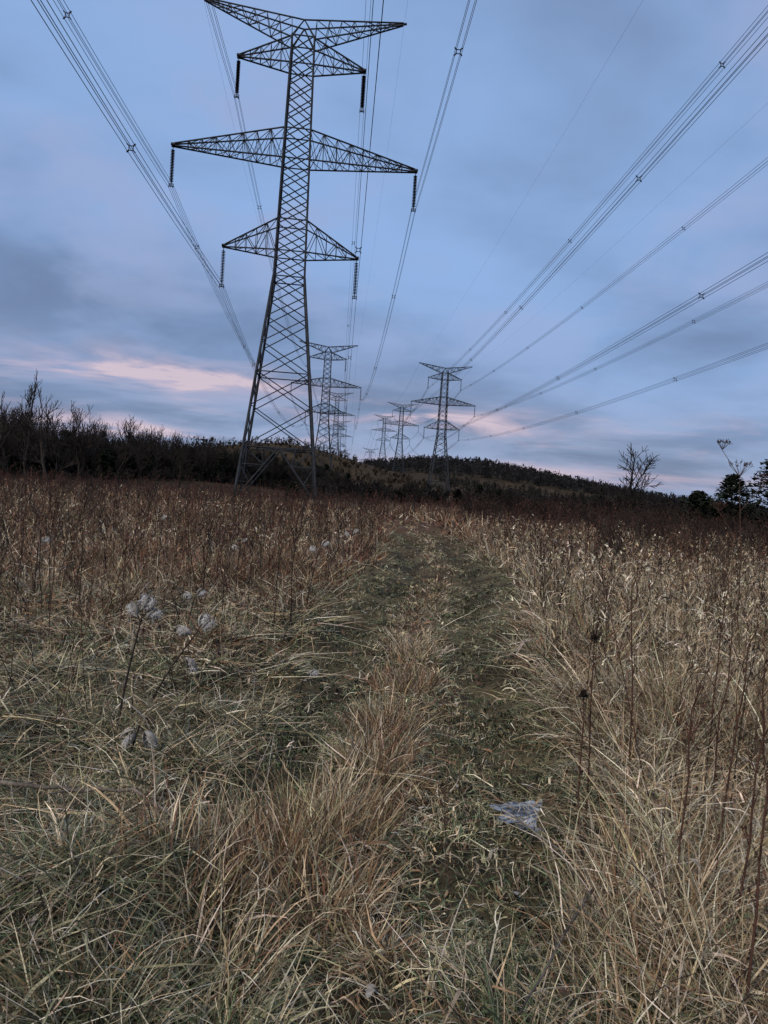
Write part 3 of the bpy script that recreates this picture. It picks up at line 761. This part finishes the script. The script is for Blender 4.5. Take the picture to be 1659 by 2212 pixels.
def conifer(mb, x, y, H, W, n, col, size, z0=None, pw=1.0):
    z0 = float(height(x, y)) if z0 is None else z0
    prisms(mb, [(x, y, z0 - .3)], [(x, y, z0 + H * .95)], H * .02, .02, np.array([.04, .03, .02]), 4)
    t = R.random(n) ** .8; nl = 9
    lay = (t * nl) % 1
    rad = W * (1 - t) ** pw * (1.1 - .45 * lay) * R.uniform(.35, 1.05, n) + .1; a = R.uniform(0, 6.28, n)
    lob = 1 + .2 * np.sin(a * 3 + x) + .15 * np.sin(a * 5 + y)
    p = np.stack([x + np.cos(a) * rad * lob, y + np.sin(a) * rad * lob, z0 + .05 * H + t * H * .95 - .12 * rad], 1)
    sz = size * R.uniform(.5, 1.4, (n, 1))
    V = np.stack([p + R.normal(0, 1, (n, 3)) * sz * [1, 1, .5] for _ in range(3)], 1).reshape(-1, 3)
    c = np.repeat(np.array(col) * R.uniform(.5, 1.5, (n, 1)), 3, 0)
    mb.add(V, np.arange(3 * n).reshape(-1, 3), c)
protos = [gen_tree(10, 100 + i, depth=4, spread=.45, r0=.12) for i in range(7)]
big = [gen_tree(10, 200 + i, depth=5, spread=.42, r0=.13) for i in range(3)]
wd_ = MB()
for i in range(400):
    t = R.random() ** .8
    x = -95 + 90 * t + R.normal(0, 3); y0_ = 132 + 105 * t
    y = y0_ + abs(R.normal(0, 22))
    if x > -12: continue
    H = (14.0 - 6.8 * t) * R.uniform(.6, 1.12)
    put_tree(wd_, protos[R.integers(0, 7)], x, y, H / 10, R.uniform(0, 6.28), np.array([.03, .025, .022]) * R.uniform(.6, 1.3), .035)
for i in range(10):
    x = R.uniform(-100, -58); put_tree(wd_, big[i % 3], x, 150 + R.uniform(-10, 15), R.uniform(1.3, 1.7), R.uniform(0, 6.28), np.array([.035, .03, .026]), .04)
wd_.build('bare_woodland', M_tree)
cf = MB()
for i in range(170):
    t = R.random()
    x = -90 + 75 * t + R.normal(0, 2); y = 132 + 95 * t + abs(R.normal(0, 14)) + 4
    H = (8.4 + 1.6 * math.sin(t * 9)) * R.uniform(.5, 1.2) * (1.05 - .25 * t); conifer(cf, x, y, H, H * .30, 260, [.012, .018, .011], .42)
cf.build('conifer_woodland', M_tree)
sh = MB(); shp = [gen_tree(3, 300 + i, depth=4, spread=.6, r0=.025) for i in range(5)]
def scrub(n, xf, yf, h0, h1, col, minr):
    for i in range(n):
        y = yf(); x = xf(y); put_tree(sh, shp[R.integers(0, 5)], x, y, R.uniform(h0, h1) / 3, R.uniform(0, 6.28), np.array(col) * R.uniform(.5, 1.4), minr, dz=-.4)
scrub(260, lambda y: -100 + 92 * ((y - 124) / 110) + R.normal(0, 3), lambda: R.uniform(124, 234), 1.5, 4, [.035, .028, .024], .03)
scrub(420, lambda y: R.uniform(.10, .62) * y, lambda: R.uniform(48, 110), 1.6, 3.0, [.035, .023, .018], .018)
scrub(420, lambda y: R.uniform(-.12, .58) * y, lambda: R.uniform(110, 240), 2.5, 5, [.022, .019, .016], .06)
scrub(150, lambda y: R.uniform(.28, .62) * y, lambda: R.uniform(20, 48), 1.2, 2.2, [.045, .03, .022], .009)
scrub(260, lambda y: R.uniform(-110, 30), lambda: R.uniform(290, 470), 2.5, 4.5, [.04, .03, .02], .09)
sh.build('bare_shrubs', M_tree)
for (x, y, H, W) in [(24.3, 49, 5.6, 2.8), (26.5, 51, 6.8, 3.0), (22.8, 52, 4.2, 2.2), (29, 50, 7, 3.3), (32, 54, 7, 3.4), (21.0, 53, 3.0, 1.9), (25, 46, 4.4, 2.4)]:
    mb = MB(); conifer(mb, x, y, H, W, 2600, [.014, .018, .011], .13, pw=.6); mb.build('evergreen_tree', M_tree)
for (x, y, H, W) in [(-10.8, 92, 2.2, 1.6), (2.2, 150, 2.5, 2.4), (15.5, 130, 4.3, 2.6), (12.5, 135, 3.4, 1.8), (18.5, 128, 3.6, 2.2), (44, 160, 6, 1.8), (49, 165, 5, 1.5)]:
    mb = MB(); conifer(mb, x, y, H, W, 900, [.014, .017, .010], .2); mb.build('evergreen_bush', M_tree)
dw = MB()
def clump_trees(n, fx, fy, h0, h1, k, col, sz):
    x = fx(n); y = fy(n, x); z = height(x, y); H = R.uniform(h0, h1, n)
    ii = np.repeat(np.arange(n), k); m_ = len(ii)
    a = R.uniform(0, 6.28, m_); t = R.random(m_); rr = H[ii] * .32 * np.sqrt(np.clip(1 - (2 * t - 1) ** 2, 0.05, 1)) * R.random(m_) ** .5
    p = np.stack([x[ii] + np.cos(a) * rr, y[ii] + np.sin(a) * rr, z[ii] + t * H[ii]], 1)
    s_ = sz * R.uniform(.4, 1.3, (m_, 1))
    V = np.stack([p + R.normal(0, 1, (m_, 3)) * s_ * [.6, .6, 1] for _ in range(3)], 1).reshape(-1, 3)
    c = np.array(col) * R.uniform(.6, 1.4, (n, 1)); c = np.repeat(c[ii] * R.uniform(.7, 1.3, (m_, 1)), 3, 0)
    dw.add(V, np.arange(3 * m_).reshape(-1, 3), c)
clump_trees(2000, lambda n: R.uniform(-60, 420, n), lambda n, x: R.uniform(760, 1010, n), 6, 11, 45, [.020, .019, .019], 1.1)
clump_trees(400, lambda n: R.uniform(40, 330, n), lambda n, x: R.uniform(480, 700, n), 4, 6, 45, [.022, .021, .018], .8)
clump_trees(160, lambda n: R.uniform(-150, -20, n), lambda n, x: R.uniform(470, 560, n), 2, 5.5, 40, [.03, .025, .018], .5)
clump_trees(260, lambda n: R.uniform(-130, 40, n), lambda n, x: R.uniform(380, 460, n), 1, 2.5, 30, [.035, .028, .02], .4)
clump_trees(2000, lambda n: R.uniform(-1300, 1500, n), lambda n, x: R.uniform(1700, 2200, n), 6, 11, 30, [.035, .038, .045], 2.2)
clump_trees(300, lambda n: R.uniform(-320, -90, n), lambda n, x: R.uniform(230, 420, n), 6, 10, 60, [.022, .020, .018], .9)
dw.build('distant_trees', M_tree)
